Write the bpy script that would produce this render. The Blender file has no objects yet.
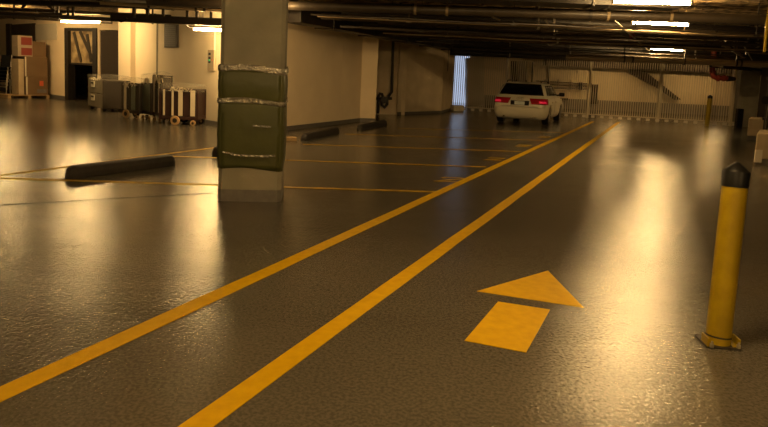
import bpy, bmesh, math, random
from mathutils import Vector, Matrix
from mathutils.bvhtree import BVHTree
random.seed(7)
C = bpy.context.scene.collection
PI = math.pi
# ------------------------------------------------------------------ camera model (used to measure places in the garage)
FOC, CX, CY, PITCH, ROLL, HC = 615.0, 384.0, 139.0, math.atan(63.6/615), .045, 1.5
def ray(x, y):
    u = (x-CX)/FOC; v = (CY-y)/FOC
    cr, sr, cp, sp = math.cos(ROLL), math.sin(ROLL), math.cos(PITCH), math.sin(PITCH)
    return Vector((0, cp, -sp)) + u*Vector((cr, sp*sr, cp*sr)) + v*Vector((-sr, sp*cr, cp*cr))
def pz(x, y, z=0.0):
    d = ray(x, y); t = (z-HC)/d.z
    return Vector((d.x*t, d.y*t, z))
def py(x, y, Y):
    d = ray(x, y); t = Y/d.y
    return Vector((d.x*t, Y, HC+d.z*t))
LD = Vector((.4114, .9115, 0))           # direction of the drive lane
LN = Vector((.9115, -.4114, 0))
LANG = math.atan2(LD.y, LD.x)-PI/2       # rotation that turns +Y into the lane direction
# ------------------------------------------------------------------ mesh helpers
class MB:
    def __init__(s): s.v = []; s.f = []
    def add(s, vs, fs):
        n = len(s.v); s.v += [tuple(v) for v in vs]; s.f += [tuple(i+n for i in f) for f in fs]; return s
    def box(s, c, d, rz=0, tilt=None):
        c = Vector(c); R = Matrix.Rotation(rz, 3, 'Z')
        if tilt: R = R @ Matrix.Rotation(tilt[0], 3, 'X') @ Matrix.Rotation(tilt[1], 3, 'Y')
        vs = [c+R@Vector((a*d[0]/2, b*d[1]/2, e*d[2]/2)) for e in (-1, 1) for a, b in ((-1,-1),(1,-1),(1,1),(-1,1))]
        return s.add(vs, [(3,2,1,0),(4,5,6,7),(0,1,5,4),(1,2,6,5),(2,3,7,6),(3,0,4,7)])
    def beam(s, a, b, w, h):                  # box along a-b, w sideways, h up
        a = Vector(a); b = Vector(b); d = (b-a).normalized()
        n = d.cross(Vector((0,0,1)))
        n = Vector((1,0,0)) if n.length < 1e-4 else n.normalized()
        u = n.cross(d).normalized()
        vs = [p+n*(i*w/2)+u*(j*h/2) for p in (a, b) for i, j in ((-1,-1),(1,-1),(1,1),(-1,1))]
        return s.add(vs, [(0,1,2,3),(7,6,5,4),(4,5,1,0),(5,6,2,1),(6,7,3,2),(7,4,0,3)])
    def tube(s, pts, r, n=10, cap=True):
        pts = [Vector(p) for p in pts]; rs = r if isinstance(r, (list, tuple)) else [r]*len(pts)
        ref = None; vs = []; fs = []
        for i, p in enumerate(pts):
            d = (pts[min(i+1, len(pts)-1)]-pts[max(i-1, 0)]).normalized()
            if ref is None:
                ref = Vector((0,0,1)) if abs(d.z) < .9 else Vector((1,0,0))
            a = (ref-d*ref.dot(d)).normalized(); b = d.cross(a); ref = a
            for k in range(n):
                t = 2*PI*k/n; vs.append(p+(a*math.cos(t)+b*math.sin(t))*rs[i])
        for i in range(len(pts)-1):
            for k in range(n):
                fs.append((i*n+k, (i+1)*n+k, (i+1)*n+(k+1)%n, i*n+(k+1)%n))
        if cap:
            fs.append(tuple(range(n))); fs.append(tuple((len(pts)-1)*n+k for k in range(n))[::-1])
        return s.add(vs, fs)
    def prism(s, poly, a, b):                 # poly: list of 3D points, extruded by vector b-a
        o = Vector(b)-Vector(a); n = len(poly); vs = [Vector(p) for p in poly]+[Vector(p)+o for p in poly]
        fs = [tuple(range(n))[::-1], tuple(range(n, 2*n))]+[(i, (i+1)%n, n+(i+1)%n, n+i) for i in range(n)]
        return s.add(vs, fs)
    def flat(s, poly, z0=0.0, z1=.004):
        return s.prism([(p[0], p[1], z0) for p in poly], (0,0,z0), (0,0,z1))
    def lathe(s, prof, c=(0,0,0), n=24, M=None):
        vs = []; fs = []
        for r, z in prof:
            for k in range(n):
                t = 2*PI*k/n; q = Vector((r*math.cos(t), r*math.sin(t), z))
                if M: q = M@q
                vs.append(q+Vector(c))
        for i in range(len(prof)-1):
            for k in range(n): fs.append((i*n+k, i*n+(k+1)%n, (i+1)*n+(k+1)%n, (i+1)*n+k))
        fs.append(tuple(range(n))[::-1]); fs.append(tuple((len(prof)-1)*n+k for k in range(n)))
        return s.add(vs, fs)
    def build(s, name, m, parent=None, bevel=0, smooth=False, seg=2):
        me = bpy.data.meshes.new(name); me.from_pydata(s.v, [], s.f); me.update()
        bm = bmesh.new(); bm.from_mesh(me); bmesh.ops.recalc_face_normals(bm, faces=bm.faces); bm.to_mesh(me); bm.free()
        me.materials.append(m)
        o = bpy.data.objects.new(name, me); C.objects.link(o)
        if parent:
            o.parent = parent; root = parent; off = Vector(parent.location)
            while root.parent: root = root.parent; off += root.location
            me.transform(Matrix.Translation(-off))
        else:
            xs = [v.co for v in me.vertices]
            c = Vector(((min(v.x for v in xs)+max(v.x for v in xs))/2, (min(v.y for v in xs)+max(v.y for v in xs))/2, min(v.z for v in xs)))
            me.transform(Matrix.Translation(-c)); o.location = c
        if bevel:
            b = o.modifiers.new('bevel', 'BEVEL'); b.width = bevel; b.segments = seg; b.limit_method = 'ANGLE'
        if smooth:
            for p in me.polygons: p.use_smooth = True
            e = o.modifiers.new('split', 'EDGE_SPLIT'); e.split_angle = math.radians(38)
        return o
def tag(o, label=None, cat=None, group=None, kind=None):
    if label: o['label'] = label
    if cat: o['category'] = cat
    if group: o['group'] = group
    if kind: o['kind'] = kind
    return o
def thing(name, loc, label, cat, group=None):
    o = bpy.data.objects.new(name, None); o.empty_display_size = .2; C.objects.link(o); o.location = loc
    return tag(o, label, cat, group)
def dup(src, loc=None, rz=None, label=None):
    def cp(o, par):
        c = o.copy(); C.objects.link(c); c.parent = par
        for ch in [k for k in bpy.data.objects if k.parent == o]: cp(ch, c)
        return c
    r = cp(src, None)
    if loc is not None: r.location = loc
    if rz is not None: r.rotation_euler = (0, 0, rz)
    if label: r['label'] = label
    return r
# ------------------------------------------------------------------ materials
def mat(name, col, rough=.6, metal=0, noise=None, bump=None, spec=.5, emit=None, estr=0, trans=0, alpha=1, coat=0):
    m = bpy.data.materials.new(name); m.use_nodes = True; nt = m.node_tree; b = nt.nodes['Principled BSDF']
    b.inputs['Base Color'].default_value = (*col, 1); b.inputs['Roughness'].default_value = rough
    b.inputs['Metallic'].default_value = metal; b.inputs['Specular IOR Level'].default_value = spec
    b.inputs['Transmission Weight'].default_value = trans; b.inputs['Alpha'].default_value = alpha
    b.inputs['Coat Weight'].default_value = coat
    if emit: b.inputs['Emission Color'].default_value = (*emit, 1); b.inputs['Emission Strength'].default_value = estr
    if noise or bump:
        tc = nt.nodes.new('ShaderNodeTexCoord')
    if noise:                                  # (scale, amount, second colour)
        n = nt.nodes.new('ShaderNodeTexNoise'); n.inputs['Scale'].default_value = noise[0]; n.inputs['Detail'].default_value = 6
        r = nt.nodes.new('ShaderNodeValToRGB'); r.color_ramp.elements[0].position = .5-noise[1]; r.color_ramp.elements[1].position = .5+noise[1]
        r.color_ramp.elements[0].color = (*noise[2], 1); r.color_ramp.elements[1].color = (*col, 1)
        nt.links.new(tc.outputs['Object'], n.inputs['Vector']); nt.links.new(n.outputs['Fac'], r.inputs['Fac']); nt.links.new(r.outputs['Color'], b.inputs['Base Color'])
    if bump:                                   # (scale, strength, distance)
        n = nt.nodes.new('ShaderNodeTexNoise'); n.inputs['Scale'].default_value = bump[0]; n.inputs['Detail'].default_value = 4
        u = nt.nodes.new('ShaderNodeBump'); u.inputs['Strength'].default_value = bump[1]; u.inputs['Distance'].default_value = bump[2]
        nt.links.new(tc.outputs['Object'], n.inputs['Vector']); nt.links.new(n.outputs['Fac'], u.inputs['Height']); nt.links.new(u.outputs['Normal'], b.inputs['Normal'])
    return m
M = {}
def floor_mat():
    m = bpy.data.materials.new('sealed_concrete'); m.use_nodes = True; nt = m.node_tree; b = nt.nodes['Principled BSDF']; L = nt.links.new
    N = nt.nodes.new; tc = N('ShaderNodeTexCoord')
    n1 = N('ShaderNodeTexNoise'); n1.inputs['Scale'].default_value = .55; n1.inputs['Detail'].default_value = 8; n1.inputs['Roughness'].default_value = .6
    mp = N('ShaderNodeMapping'); mp.inputs['Scale'].default_value = (.45, 1.4, 1); mp.inputs['Rotation'].default_value = (0, 0, .1)
    L(tc.outputs['Object'], mp.inputs['Vector']); L(mp.outputs['Vector'], n1.inputs['Vector'])
    r = N('ShaderNodeValToRGB'); e = r.color_ramp.elements
    e[0].position = .2; e[0].color = (.1, .09, .07, 1); e[1].position = .8; e[1].color = (.145, .131, .103, 1)
    L(n1.outputs['Fac'], r.inputs['Fac'])
    n2 = N('ShaderNodeTexNoise'); n2.inputs['Scale'].default_value = 55; n2.inputs['Detail'].default_value = 3; L(tc.outputs['Object'], n2.inputs['Vector'])
    mx = N('ShaderNodeMix'); mx.data_type = 'RGBA'; mx.blend_type = 'MULTIPLY'; mx.inputs['Factor'].default_value = .5
    r2 = N('ShaderNodeValToRGB'); r2.color_ramp.elements[0].position = .4; r2.color_ramp.elements[0].color = (.35,.35,.35,1); r2.color_ramp.elements[1].position = .6
    L(n2.outputs['Fac'], r2.inputs['Fac']); L(r.outputs['Color'], mx.inputs[6]); L(r2.outputs['Color'], mx.inputs[7]); L(mx.outputs[2], b.inputs['Base Color'])
    rr = N('ShaderNodeMapRange'); rr.inputs['From Min'].default_value = .3; rr.inputs['From Max'].default_value = .7; rr.inputs['To Min'].default_value = .1; rr.inputs['To Max'].default_value = .17
    L(n1.outputs['Fac'], rr.inputs['Value']); L(rr.outputs['Result'], b.inputs['Roughness'])
    n3 = N('ShaderNodeTexNoise'); n3.inputs['Scale'].default_value = 52; n3.inputs['Detail'].default_value = 4; L(tc.outputs['Object'], n3.inputs['Vector'])
    bp = N('ShaderNodeBump'); bp.inputs['Strength'].default_value = .8; bp.inputs['Distance'].default_value = .0046
    L(n3.outputs['Fac'], bp.inputs['Height'])
    n4 = N('ShaderNodeTexNoise'); n4.inputs['Scale'].default_value = 2.2; n4.inputs['Detail'].default_value = 4; L(mp.outputs['Vector'], n4.inputs['Vector'])
    b2 = N('ShaderNodeBump'); b2.inputs['Strength'].default_value = .2; b2.inputs['Distance'].default_value = .02
    L(n4.outputs['Fac'], b2.inputs['Height']); L(bp.outputs['Normal'], b2.inputs['Normal']); L(b2.outputs['Normal'], b.inputs['Normal'])
    b.inputs['Specular IOR Level'].default_value = .6
    return m
M['floor'] = floor_mat()
M['ceil'] = mat('sprayed_ceiling', (.4,.28,.13), .95, noise=(4,.1,(.04,.028,.016)), bump=(8,1,.15))
M['wall'] = mat('painted_wall', (.92,.77,.54), .75, noise=(1.3,.25,(.82,.67,.46)), bump=(30,.2,.01))
M['wallw'] = mat('cream_wall', (.74,.66,.5), .6, noise=(.9,.25,(.68,.59,.44)))
M['wallb'] = mat('block_wall', (.82,.68,.46), .8, noise=(2.2,.2,(.68,.55,.36)), bump=(25,.3,.01))
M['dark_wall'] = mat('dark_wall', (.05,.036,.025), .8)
M['grey'] = mat('grey_skirting', (.16,.15,.13), .6, noise=(12,.25,(.11,.1,.09)))
M['conc'] = mat('bare_concrete', (.26,.24,.18), .8, noise=(3,.25,(.19,.175,.13)), bump=(40,.25,.006))
M['tan'] = mat('tan_concrete', (.5,.4,.26), .7, noise=(4,.25,(.4,.31,.19)))
M['yellow'] = mat('yellow_floor_paint', (.66,.4,.001), .6, spec=.12, noise=(14,.2,(.56,.33,.001)), bump=(45,.35,.004))
M['yellow_old'] = mat('worn_yellow_paint', (.56,.34,.004), .6, spec=.15, noise=(9,.12,(.34,.2,.01)))
M['by'] = mat('bollard_yellow', (.36,.25,.003), .38, spec=.35, noise=(9,.1,(.3,.2,.003)))
M['black'] = mat('black_plastic', (.008,.008,.008), .4, spec=.25)
M['rubber'] = mat('wheel_stop_rubber', (.035,.027,.02), .65, noise=(12,.2,(.022,.018,.014)))
M['iron'] = mat('dark_pipe', (.025,.019,.014), .5, noise=(8,.2,(.016,.012,.009)))
M['pipe'] = mat('dusty_pipe', (.06,.044,.028), .45, noise=(5,.2,(.035,.026,.017)))
M['pipel'] = mat('pale_pipe', (.26,.19,.11), .45, noise=(6,.2,(.27,.2,.11)))
M['steel'] = mat('galvanised_steel', (.5,.45,.36), .38, .8)
M['red'] = mat('red_pipe', (.22,.03,.015), .45)
M['redp'] = mat('dark_red_print', (.2,.025,.015), .7)
M['wrap'] = mat('green_wrap', (.072,.076,.02), .4, spec=.4, noise=(3,.2,(.054,.058,.016)), bump=(5,.4,.02))
M['tape'] = mat('silver_tape', (.5,.48,.42), .22, .7, bump=(16,1,.06))
M['tube'] = mat('fluorescent_tube', (1,.9,.7), .5, emit=(1,.64,.255), estr=62)
M['house'] = mat('fixture_white', (.6,.55,.45), .5)
M['carton'] = mat('brown_carton', (.17,.105,.05), .8, noise=(3,.25,(.13,.08,.036)))
M['white'] = mat('white_card', (.66,.6,.48), .6)
M['boxw'] = mat('off_white_carton', (.34,.27,.19), .7)
M['wood'] = mat('pallet_wood', (.42,.28,.13), .8)
M['cab'] = mat('brushed_cabinet', (.24,.21,.15), .4, .3, noise=(6,.2,(.17,.15,.11)))
M['cabd'] = mat('dark_side_panel', (.045,.036,.026), .5)
M['film'] = mat('clear_film', (.8,.75,.62), .16, bump=(9,1,.05), alpha=.07)
M['teal'] = mat('teal_panel', (.16,.19,.14), .5)
M['maroon'] = mat('maroon_frame', (.035,.012,.008), .5)
M['greenl'] = mat('green_lamp', (0,.3,.1), .4, emit=(.05,1,.35), estr=.12)
M['paint'] = mat('cream_car_paint', (.72,.66,.5), .28, coat=.6)
M['glass_d'] = mat('dark_car_glass', (.006,.006,.006), .08)
M['lamp'] = mat('tail_lamp_red', (.35,.012,.02), .15)
M['lamplit'] = mat('lit_tail_lamp', (.6,.03,.06), .2, emit=(1,.02,.06), estr=.07)
M['rim'] = mat('alloy_rim', (.45,.42,.36), .35, .8)
M['plate'] = mat('plate_white', (.65,.68,.62), .4)
M['chrome'] = mat('chrome_trim', (.7,.68,.6), .15, 1)
M['picket'] = mat('galvanised_bar', (.66,.57,.4), .6)
M['postm'] = mat('pale_post', (.62,.54,.37), .5)
M['sheet'] = mat('translucent_sheet', (.55,.43,.24), .45, noise=(2.5,.12,(.2,.14,.07)))
M['slat'] = mat('corrugated_panel', (.8,.68,.46), .8, spec=.1)
M['rampg'] = mat('grey_ramp', (.27,.24,.19), .8)
M['wstrap'] = mat('white_strap', (.62,.55,.42), .6)
M['sticker'] = mat('orange_sticker', (.6,.1,.03), .6)
# ------------------------------------------------------------------ world, camera
sc = bpy.context.scene
w = bpy.data.worlds.new('outside'); sc.world = w; w.use_nodes = True
w.node_tree.nodes['Background'].inputs['Color'].default_value = (.62, .74, 1, 1)
w.node_tree.nodes['Background'].inputs['Strength'].default_value = .13
cam = bpy.data.cameras.new('camera'); co = bpy.data.objects.new('camera', cam); C.objects.link(co); sc.camera = co
cam.sensor_width = 36; cam.sensor_fit = 'HORIZONTAL'; cam.lens = FOC/768*36; cam.clip_end = 200; cam.clip_start = .05
cam.shift_y = -(213.5-CY)/768
cr, sr, cp, sp = math.cos(ROLL), math.sin(ROLL), math.cos(PITCH), math.sin(PITCH)
R = Vector((cr, sp*sr, cp*sr)); U = Vector((-sr, sp*cr, cp*cr)); B = -Vector((0, cp, -sp))
mw = Matrix((R, U, B)).transposed().to_4x4(); mw.translation = Vector((0, 0, HC)); co.matrix_world = mw
sc.view_settings.view_transform = 'Standard'; sc.view_settings.look = 'None'; sc.view_settings.gamma = 1; sc.view_settings.exposure = 2.4
# ------------------------------------------------------------------ the shell
ZC = 3.3
def struct(o): o['kind'] = 'structure'; return o
def wallseg(name, a, b, m, h=ZC, th=.2, z0=0, side=1, parent=None, bevel=0):
    a = Vector((a[0], a[1], 0)); b = Vector((b[0], b[1], 0)); n = Vector((-(b-a).y, (b-a).x, 0)).normalized()*side
    q = MB().prism([(a.x,a.y,z0),(b.x,b.y,z0),(b.x+n.x*th,b.y+n.y*th,z0),(a.x+n.x*th,a.y+n.y*th,z0)], (0,0,z0), (0,0,z0+h))
    return q.build(name, m, parent, bevel)
struct(MB().box((-1, 14.5, -.1), (46, 49, .2)).build('floor', M['floor']))
struct(MB().box((-1, 14.5, ZC+.1), (46, 49, .2)).build('ceiling', M['ceil']))
YB = 37.0
# back wall with the bright opening
o1 = py(449, 107, YB); o2 = py(467, 109.5, YB)
struct(MB().prism([(-24,YB,0),(o1.x,YB,0),(o1.x,YB,ZC),(-24,YB,ZC)], (0,0,0), (0,.3,0)).build('wall_back_left', M['wall']))
struct(MB().prism([(o2.x,YB,0),(22,YB,0),(22,YB,ZC),(o2.x,YB,ZC)], (0,0,0), (0,.3,0)).build('wall_back', M['wall']))
struct(MB().box(((o1.x+o2.x)/2, YB+.15, 3.08), (o2.x-o1.x, .3, .44)).build('trim_1', M['wall']))
struct(MB().box((-1, -10, ZC/2), (46, .2, ZC)).build('wall_behind', M['wall']))
struct(MB().box((-24, 14.5, ZC/2), (.2, 49, ZC)).build('wall_left_end', M['wall']))
struct(MB().box((22, 14.5, ZC/2), (.2, 49, ZC)).build('wall_right_end', M['conc']))
struct(MB().box(((o2.x+22)/2, YB-.06, .3), (22-o2.x, .12, .6)).build('baseboard_back', M['rampg']))
# left-hand walls running along the lane
dirw = Vector((-.722,.692,0)); q1 = pz(215,125.3); q0 = q1-dirw*1.25; pA = Vector((-3.05, 14.1, 0)); pB = pz(340,124); pC = pz(361,121.2); pC = pz(359.5,121.5); pD = Vector((pC.x+.5, pC.y+.06, 0))
def poly_wall(name, pts, m, th, h=ZC, base=None):
    """solid wall block whose visible faces pass through pts"""
    q = MB().prism([(p[0],p[1],0) for p in pts], (0,0,0), (0,0,h)); return struct(q.build(name, m))
rec1 = pz(374,114.6); rec2 = pz(397,114.7)
poly_wall('wall_left', [pA, pB, (pB.x-.7, pB.y+.7), (q0.x+.1, q0.y+.5), (q0.x, q0.y)], M['wall'], .2)
poly_wall('wall_left_pier', [pB, pC, pD, (pD.x-.35, pD.y+1.0), (pB.x-.7, pB.y+1.2)], M['wall'], .2)
poly_wall('wall_left_recess', [(rec1.x-1.2, rec1.y-.1), (rec2.x+.3, rec2.y+.1), (rec2.x+.3, rec2.y+.5), (rec1.x-1.2, rec1.y+.5)], M['wallb'], .2)
w2a = pz(397,114.9); w2b = pz(441,113.4); w2c = pz(451,110.2)
poly_wall('wall_left_far', [w2a, w2b, w2c, (w2c.x-1.5, w2c.y+6), (w2a.x-.3, w2a.y+.6)], M['wallb'], .2)
def base(name, a, b, h=.11, m='grey', off=.012, side=-1):
    a = Vector((a[0],a[1],0)); b = Vector((b[0],b[1],0)); n = Vector((-(b-a).y, (b-a).x, 0)).normalized()*side*off
    struct(MB().prism([a, b, b+n, a+n], (0,0,0), (0,0,h)).build(name, M[m]))
base('baseboard_left', pA, pB); base('baseboard_left_pier', pB, pC); base('baseboard_left_corner', pC, pD)
base('baseboard_left_far', w2a, w2b); base('baseboard_left_end', w2b, w2c)
# white walls on the left (behind the carts), running off at forty-five degrees
def wpt(px):                                # where the white wall plane meets the view through column px
    d = ray(px, 110); A = q0
    # solve q0 + s*dirw = t*d (xy)
    det = dirw.x*(-d.y)+dirw.y*d.x
    s_ = (-q0.x*(-d.y) + (-q0.y)*d.x)/det
    return Vector((q0.x+dirw.x*s_, q0.y+dirw.y*s_, 0))
nw = Vector((dirw.y, -dirw.x, 0))
if nw.y < 0: nw = -nw                       # pointing away from the camera
e1 = wpt(157); e2 = wpt(134); e3 = wpt(122)
poly_wall('wall_white', [q0, e1, e1+nw*.5, q0+nw*.5], M['wallw'], .2)
poly_wall('wall_white_panel', [e1+nw*.04, e2+nw*.04, e2+nw*.5, e1+nw*.5], M['wallw'], .2)
poly_wall('wall_white_pier', [e2-nw*.12, e3-nw*.12, e3+nw*1.2+Vector((-.35,.1,0)), e2+nw*.5], M['wallw'], .2)
base('baseboard_white', q0, e1, side=1 if True else -1)
# far-left wall
l0 = pz(66,100); ldir = Vector((.9115,-.4114,0))
def lpt(px):
    ld = ldir if px >= 66 else Vector((.74,-.67,0))
    d = ray(px, 100); det = ld.x*(-d.y)+ld.y*d.x
    s_ = (-l0.x*(-d.y)+(-l0.y)*d.x)/det
    return Vector((l0.x+ld.x*s_, l0.y+ld.y*s_, 0))
nl = Vector((.4114,.9115,0))
def lz(px, y):                              # height of a pixel on that wall
    d = ray(px, y); b_ = lpt(px); return HC+d.z*(b_.y/d.y)
def lquad(m, x0, x1, y0, y1, near, far):    # slab over the wall: pixel rectangle between two depths along the normal
    a = lpt(x0); b = lpt(x1); xm = (x0+x1)/2; zt = lz(xm, y0); zb = max(lz(xm, y1), 0)
    return m.prism([(a.x+nl.x*near,a.y+nl.y*near,zb),(b.x+nl.x*near,b.y+nl.y*near,zb),(b.x+nl.x*far,b.y+nl.y*far,zb),(a.x+nl.x*far,a.y+nl.y*far,zb)], (0,0,0), (0,0,zt-zb))
lL = lpt(-60)
q = MB()
zd = lz(80, 29)
for (x0, x1, zb, zt) in ((-60, 66, 0, ZC), (66, 97, zd, ZC), (97, 100, 0, ZC), (100, 130, lz(108,30), ZC)):
    a = lpt(x0); b = lpt(x1)
    q.prism([(a.x,a.y,zb),(b.x,b.y,zb),(b.x+nl.x*.25,b.y+nl.y*.25,zb),(a.x+nl.x*.25,a.y+nl.y*.25,zb)], (0,0,0), (0,0,zt-zb))
struct(q.build('wall_far_left', M['wall']))
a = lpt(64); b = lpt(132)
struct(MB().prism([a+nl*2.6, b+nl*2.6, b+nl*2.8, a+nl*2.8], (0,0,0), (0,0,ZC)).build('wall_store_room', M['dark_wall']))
base('baseboard_far_left', lpt(-30), lpt(66), .14)
struct(lquad(MB(), 9.5, 13.5, 24, 96, -.12, -.002).build('trim_2', M['dark_wall'])); struct(lquad(MB(), 37, 58, 24, 40, -.03, -.002).build('trim_3', M['white']))
dk = lquad(MB(), 13.5, 37, 24, 62, -.05, -.002); struct(dk.build('trim_4', M['dark_wall']))
# door frame with a translucent sheet
dr = MB(); lquad(dr, 66, 69.5, 28, 100, -.05, .27); lquad(dr, 93.5, 97.5, 28, 100, -.05, .27); lquad(dr, 69.5, 93.5, 28, 31, -.05, .27); lquad(dr, 69.5, 93.5, 63, 65, .05, .15)
d1 = struct(dr.build('door_1', M['iron']))
lquad(MB(), 69.5, 93.5, 31, 63, .08, .1).build('pane', M['sheet'], d1)
q = MB(); 
for (xa, ya, xb, yb) in ((73,32,80,62),(79,31,91,58),(86,34,90,62)):
    A = lpt(xa)+nl*.06; A.z = lz(xa, ya); Bq = lpt(xb)+nl*.06; Bq.z = lz(xb, yb); q.beam(A, Bq, .03, .12)
q.build('fold', M['cabd'], d1)
struct(lquad(MB(), 99.8, 122, 31, 112, .04, .1).build('doorway_shade', M['dark_wall']))  # slab fills the open doorway; its shade is put in as dark colour
# clutter behind the doorway: a parked hand truck with a wheel
cl = lpt(82)+nl*.7
hx = thing('hand_truck', cl, 'dark hand truck standing in the doorway below the cloudy sheet', 'hand truck')
q = MB()
for s_ in (-.22, .22):
    q.tube([cl+LN*s_+Vector((0,0,.15)), cl+LN*s_+LD*.25+Vector((0,0,1.25))], .02, 8)
for k in range(4): q.tube([cl+LN*-.22+LD*.06*k+Vector((0,0,.3+.27*k)), cl+LN*.22+LD*.06*k+Vector((0,0,.3+.27*k))], .016, 8)
q.box(cl+Vector((0,-.12,.05)), (.5,.25,.02)); q.build('frame', M['steel'], hx)
for s_ in (-.3, .3):
    Mx = Matrix.Rotation(PI/2, 3, 'X') @ Matrix.Identity(3)
    Mw = Matrix.Rotation(LANG, 3, 'Z') @ Matrix.Rotation(PI/2, 3, 'Y')
    MB().lathe([(.03,-.03),(.13,-.03),(.15,-.01),(.15,.01),(.13,.03),(.03,.03)], cl+LN*s_+Vector((0,0,.15)), 18, Mw).build('wheel', M['black'], hx, smooth=True)
# ------------------------------------------------------------------ right-hand side
rc = pz(738, 126.5); 
cb0 = py(736.5, 120, 26.2); cb1 = py(756, 120, 26.0)
struct(MB().prism([(cb0.x,26.2,0),(cb1.x,26.0,0),(cb1.x+.3,26.9,0),(cb0.x+.3,27.1,0)], (0,0,0), (0,0,ZC)).build('wall_right_pier', M['conc']))
r0 = py(756.5, 120, 25.4)
struct(MB().prism([(r0.x,25.4,0),(r0.x+.95,21.5,0),(21.8,21.5,0),(21.8,27.3,0),(r0.x+1.2,27.3,0)][::-1], (0,0,0), (0,0,ZC)).build('wall_right', M['dark_wall']))
def barrier(fl_, px_r, name_label, ztop, deep, lx, patch=False):
    a = Vector(fl_); t = thing('concrete_barrier', a, name_label, 'barrier', None)
    b = a+Vector((lx, -.02*lx, 0)); back = Vector((.54,.84,0))*deep
    MB().prism([a+Vector((0,0,.13)), b+Vector((0,0,.13)), b+back+Vector((0,0,.13)), a+back+Vector((0,0,.13))], (0,0,0), (0,0,ztop-.13)).build('block', M['tan'], t, bevel=.03)
    MB().prism([a+Vector((.04,.03,0)), b+Vector((0,.03,0)), b+back, a+back+Vector((.04,0,0))], (0,0,0), (0,0,.13)).build('plinth', M['grey'], t)
    if patch: tag(MB().box(a+Vector((.07,-.012,.19)), (.15,.02,.26)).build('patch', M['white'], t), 'white painted corner patch')
    return t
barrier(pz(753.5,165), 768, 'low tan concrete barrier nearest the camera at the right edge, white patch on its corner', .66, 1.6, 1.8, True)
barrier(pz(746.5,140), 768, 'middle low tan concrete barrier beyond the one with the white corner patch', .68, 1.3, 2.2)
bk = pz(742.5, 126); barrier((bk.x, bk.y-.5, 0), 768, 'farthest low tan concrete barrier at the foot of the square grey pier', .72, .35, .8)
bb = pz(736.2, 128)
bb = Vector((bb.x, bb.y, 0)); tag(MB().box(bb+Vector((.13,.1,.4)), (.24,.2,.8)).build('bollard', M['black'], bevel=.02), 'short square black post beside the pier at the right end of the fence', 'bollard')
# standpipe with valve at the far right
vt = py(765, 131, 17.5); vt.z = .68; x0 = vt.x
vp = thing('valve_pipe', (x0, 17.5, .66), 'dark vertical pipe with a valve rising behind the barriers at the right edge', 'pipe')
MB().tube([(x0,17.5,.0),(x0+.02,17.5,3.1)], .06, 12).build('riser', M['pipe'], vp, smooth=True)
vv = py(762, 100, 17.5)
MB().tube([(x0,17.5,vv.z),(vv.x-.02,17.35,vv.z)], .05, 10).build('branch', M['pipe'], vp, smooth=True)
MB().lathe([(.02,-.02),(.11,-.02),(.12,0),(.11,.02),(.02,.02)], (vv.x-.03,17.3,vv.z), 16, Matrix.Rotation(PI/2,3,'X')).build('handwheel', M['iron'], vp, smooth=True)
for zz in (.75, 1.9): MB().lathe([(.06,-.03),(.1,-.03),(.1,.03),(.06,.03)], (x0,17.5,zz), 14).build('flange', M['iron'], vp)
# ------------------------------------------------------------------ the column with the green wrap
ca = pz(217.5, 201); cbp = ca+Vector((.70,.085,0)); cd = (cbp-ca).normalized(); cn = Vector((-cd.y, cd.x, 0)); W = (cbp-ca).length; ch = .045
col = thing('concrete_column', (ca+cbp)/2+cn*W/2, 'square concrete column wrapped in dark green plastic held by silver tape', 'column')
def colring(off, c=ch):
    pts = [(-off+c,-off),(W+off-c,-off),(W+off,-off+c),(W+off,W+off-c),(W+off-c,W+off),(-off+c,W+off),(-off,W+off-c),(-off,-off+c)]
    return [ca+cd*x+cn*y for x, y in pts]
def zcol(y): return HC+ray(251, y).z*(ca.y/ray(251, y).y)
def colblock(z0, z1, off): 
    return MB().prism([(p.x,p.y,z0) for p in colring(off)], (0,0,z0), (0,0,z1))
colblock(0, ZC, 0).build('shaft', M['conc'], col)
colblock(0, zcol(190.5), .006).build('grey_base', M['grey'], col)
def wrap_mesh(z0, z1, off, wav, seed, rows=14):
    rnd = random.Random(seed); ring = []
    base_r = colring(off)
    for i in range(8):
        a_, b_ = base_r[i], base_r[(i+1)%8]; n = 12 if (b_-a_).length > .2 else 2
        ring += [a_.lerp(b_, k/n) for k in range(n)]
    cen = (ca+cbp)/2+cn*W/2; m = MB(); n = len(ring); vs = []
    for j in range(rows+1):
        t = j/rows; z = z0+(z1-z0)*t
        bul = math.sin(PI*t)*wav
        for i, p in enumerate(ring):
            d = (Vector((p.x,p.y,0))-Vector((cen.x,cen.y,0))).normalized()
            k = bul+(rnd.random()-.5)*wav*.5
            zz = z+(.02*math.sin(i*.35) if j in (0, rows) else 0)
            vs.append(Vector((p.x,p.y,zz))+d*k)
    fs = [(j*n+i, j*n+(i+1)%n, (j+1)*n+(i+1)%n, (j+1)*n+i) for j in range(rows) for i in range(n)]
    m.add(vs, fs); return m
for k, (ya, yb) in enumerate(((71, 101), (102, 170))):
    o = wrap_mesh(zcol(yb), zcol(ya), .012, .012, 3+k).build('plastic_wrap', M['wrap'], col, smooth=True)
    s_ = o.modifiers.new('thick', 'SOLIDIFY'); s_.thickness = .004
for ya, yb, of, sd in ((66, 72.5, .018, 1), (99.5, 104.5, .022, 2)):
    o = wrap_mesh(zcol(yb), zcol(ya), of, .01, sd, 4).build('tape', M['tape'], col, smooth=True); o.modifiers.new('thick', 'SOLIDIFY').thickness = .004
tp = MB()
for (x, y, wd) in ((262,126,.2),(250,155,.42),(268,156,.16),(228,152,.12)):
    d = ray(x, y); t = (ca.y-.05)/d.y; p = Vector((d.x*t, ca.y-.052, HC+d.z*t)); tp.beam(p-cd*wd/2, p+cd*wd/2+Vector((0,0,random.uniform(-.02,.02))), .006, .018)
tp.build('tape_strip', M['tape'], col)
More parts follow.
